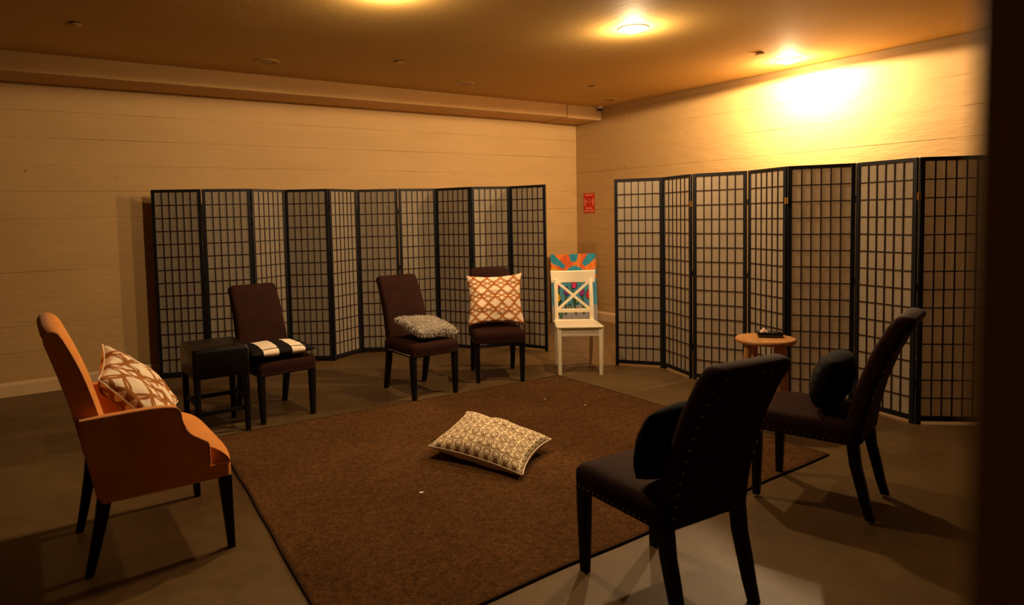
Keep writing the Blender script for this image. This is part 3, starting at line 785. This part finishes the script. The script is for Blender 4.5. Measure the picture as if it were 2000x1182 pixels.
# ================================================================== PAINTING IN THE CORNER
def painting():
    W, Hh = 0.62, 0.915
    a, b = Vector((-0.600, -0.125, 0.0)), Vector((-0.065, -0.435, 0.0))
    ang = math.atan2(b.y-a.y, b.x-a.x)
    t = thing('canvas_painting', 'unframed child-like painting of orange sun rays and tulips leaning in the corner', 'painting', (a+b)/2, ang)
    t.rotation_euler = (R(-5), 0, ang)
    nx, ny = 124, 184
    OR, OR2, BL, SK, GR, BK = (0.85, 0.24, 0.03), (0.75, 0.13, 0.03), (0.03, 0.30, 0.46), (0.07, 0.28, 0.42), (0.05, 0.16, 0.05), (0.008, 0.008, 0.010)
    def s2(h): return h
    fl = [(0.115, 0.455, (0.62, 0.02, 0.03)), (0.335, 0.545, (0.20, 0.03, 0.26)), (0.50, 0.450, (0.60, 0.04, 0.14)), (0.665, 0.560, (0.26, 0.04, 0.26)), (0.815, 0.600, (0.62, 0.02, 0.03)), (0.14, 0.640, (0.80, 0.50, 0.02))]
    def color(u, v):
        y = v*Hh/W; x = u
        cx, cy = 0.53, 0.46*1.0
        dx, dy = x-cx, y-cy; r = math.hypot(dx, dy); an = math.degrees(math.atan2(-dy, dx))
        wb = 0.012*noise.noise(Vector((x*9, y*9, 0)))
        col = None
        if y < cy+0.08 and r > 0.20+wb:
            k = False
            for c0, w0 in ((93, 12), (48, 10), (143, 9), (8, 7), (176, 7)):
                if abs(an-c0+wb*200) < w0 and r > 0.29: k = True
            col = BL if k else (OR if noise.noise(Vector((x*3, y*3, 5))) > 0 else OR2)
            if not k and x < 0.12 and y > 0.3: col = (0.85, 0.42, 0.03)
        elif y < cy+0.08: col = (0.05, 0.33, 0.50)
        else:
            col = SK if v < 0.76 + wb*2 else (0.34, 0.31, 0.33)
        # stems and leaves
        for fx, fv, fc in fl:
            fy = fv*Hh/W
            if y > fy+0.05 and y < 1.32:
                sx = fx + 0.04*math.sin((y-fy)*4 + fx*9)
                d = abs(x-sx)
                if d < 0.024: col = BK
                if d < 0.013: col = GR
            lx, ly = fx+0.055, fy+0.36
            e = ((x-lx)/0.045)**2 + ((y-ly)/0.085)**2
            if e < 1.0: col = BK
            if e < 0.50: col = (0.10, 0.26, 0.10)
        for fx, fv, fc in fl:
            fy = fv*Hh/W
            e = ((x-fx)/(0.062*(1-0.25*max(-1, min(1, (fy-y)/0.1)))))**2 + ((y-fy)/0.105)**2
            if e < 1.0: col = BK
            if e < 0.66: col = fc
        f = 0.9+0.25*noise.noise(Vector((x*22, y*6, 1.0)))
        return (col[0]*f, col[1]*f, col[2]*f, 1)
    bm = bmesh.new(); cl = bm.loops.layers.float_color.new('paint')
    G = [[bm.verts.new((-W/2+W*i/nx, -0.0225, Hh*(1-j/ny)+0.001)) for i in range(nx+1)] for j in range(ny+1)]
    for j in range(ny):
        for i in range(nx):
            f = bm.faces.new((G[j][i], G[j][i+1], G[j+1][i+1], G[j+1][i])); cc = color((i+0.5)/nx, (j+0.5)/ny)
            for lp in f.loops: lp[cl] = cc
    finish('painted_face', bm, M_PAINT, t, sharp=180)
    bm = bmesh.new(); box(bm, (-W/2, -0.0222, 0), (W/2, 0.0, Hh+0.002), 0.002); finish('canvas', bm, M_CANVAS, t)
painting()

# ================================================================== RED WALL SIGN
def sign():
    t = thing('wall_sign', 'small red distancing notice with pale figures and lettering on the right wall', 'sign', (-0.0078, -0.252, 1.600), R(-90))
    W, Hh = 0.205, 0.270   # local x runs away from the corner, -y out of the wall
    bm = bmesh.new(); box(bm, (-W/2, -0.003, -Hh/2), (W/2, 0.0, Hh/2), 0.0008, 1); finish('sign_board', bm, M_SIGNRED, t)
    def txt(s, size, z, name='lettering'):
        cu = bpy.data.curves.new('lettering', 'FONT'); cu.body = s; cu.size = size; cu.align_x = 'CENTER'; cu.align_y = 'CENTER'; cu.offset = 0.0009; cu.extrude = 0.0004
        o = bpy.data.objects.new('tmp', cu); COL.objects.link(o); bpy.context.view_layer.update()
        me = bpy.data.meshes.new_from_object(o.evaluated_get(bpy.context.evaluated_depsgraph_get())); bpy.data.objects.remove(o)
        me.materials.clear(); me.materials.append(M_SIGNPALE)
        q = bpy.data.objects.new(name, me); COL.objects.link(q); q.parent = t; q.location = (0, -0.0036, z); q.rotation_euler = (PI/2, 0, 0)
    txt('KEEP SAFE', 0.033, 0.108); txt('SOCIAL', 0.034, -0.070); txt('DISTANCING', 0.030, -0.108)
    for sx in (-1, 1):
        bm = bmesh.new(); x = sx*0.074
        lathe(bm, [(0.0085, 0), (0.0085, 0.0012)], 14)
        bmesh.ops.transform(bm, matrix=Matrix.Translation((x, -0.0032, 0.058)) @ Matrix.Rotation(PI/2, 4, 'X'), verts=bm.verts[:])
        box(bm, (x-0.011, -0.0042, 0.008), (x+0.011, -0.003, 0.045)); box(bm, (x-0.0075, -0.0042, -0.036), (x-0.001, -0.003, 0.010)); box(bm, (x+0.001, -0.0042, -0.036), (x+0.0075, -0.003, 0.010))
        finish('figure_mark', bm, M_SIGNPALE, t)
    bm = bmesh.new(); box(bm, (-0.036, -0.0042, 0.020), (0.036, -0.003, 0.026))
    for sx in (-1, 1):
        v = [bm.verts.new(p) for p in ((sx*0.055, -0.0042, 0.023), (sx*0.034, -0.0042, 0.034), (sx*0.034, -0.0042, 0.012))]; bm.faces.new(v)
    finish('arrow_mark', bm, M_SIGNPALE, t)
    bm = bmesh.new()
    for z in (0.046, 0.002): 
        pts = [(0.030*math.cos(a*PI/8), -0.0038, z + (0.008 if z > 0.02 else -0.008)*math.sin(a*PI/8)) for a in range(9)]
        tube(bm, pts, 0.0016, 4)
    finish('arc_mark', bm, M_SIGNPALE, t)
sign()

# ================================================================== SCRAPS ON THE RUG
for x, y, s, lb in ((-3.075, -3.245, 0.014, 'tiny white paper scrap on the rug behind the patterned pillow'), (-4.895, -3.880, 0.018, 'thin white paper scrap on the rug in front of the patterned pillow'), (-3.20, -2.93, 0.010, 'smallest white paper scrap near the back corner of the rug')):
    bm = bmesh.new(); a = random.random()*3
    vs = [bm.verts.new((s*math.cos(a+k)*(1 if i % 2 else 0.5), s*math.sin(a+k)*0.5, 0.002*(i % 2))) for i, k in enumerate((0, 1.2, 2.4, 3.3, 4.6, 5.5))]
    bm.faces.new(vs); r = bmesh.ops.extrude_face_region(bm, geom=bm.faces[:]); bmesh.ops.translate(bm, vec=(0, 0, 0.0012), verts=[g for g in r['geom'] if isinstance(g, bmesh.types.BMVert)])
    o = finish('paper_scrap', bm, M_SCRAP); o.location = (x, y, 0.0125); tag(o, lb, 'paper scrap')
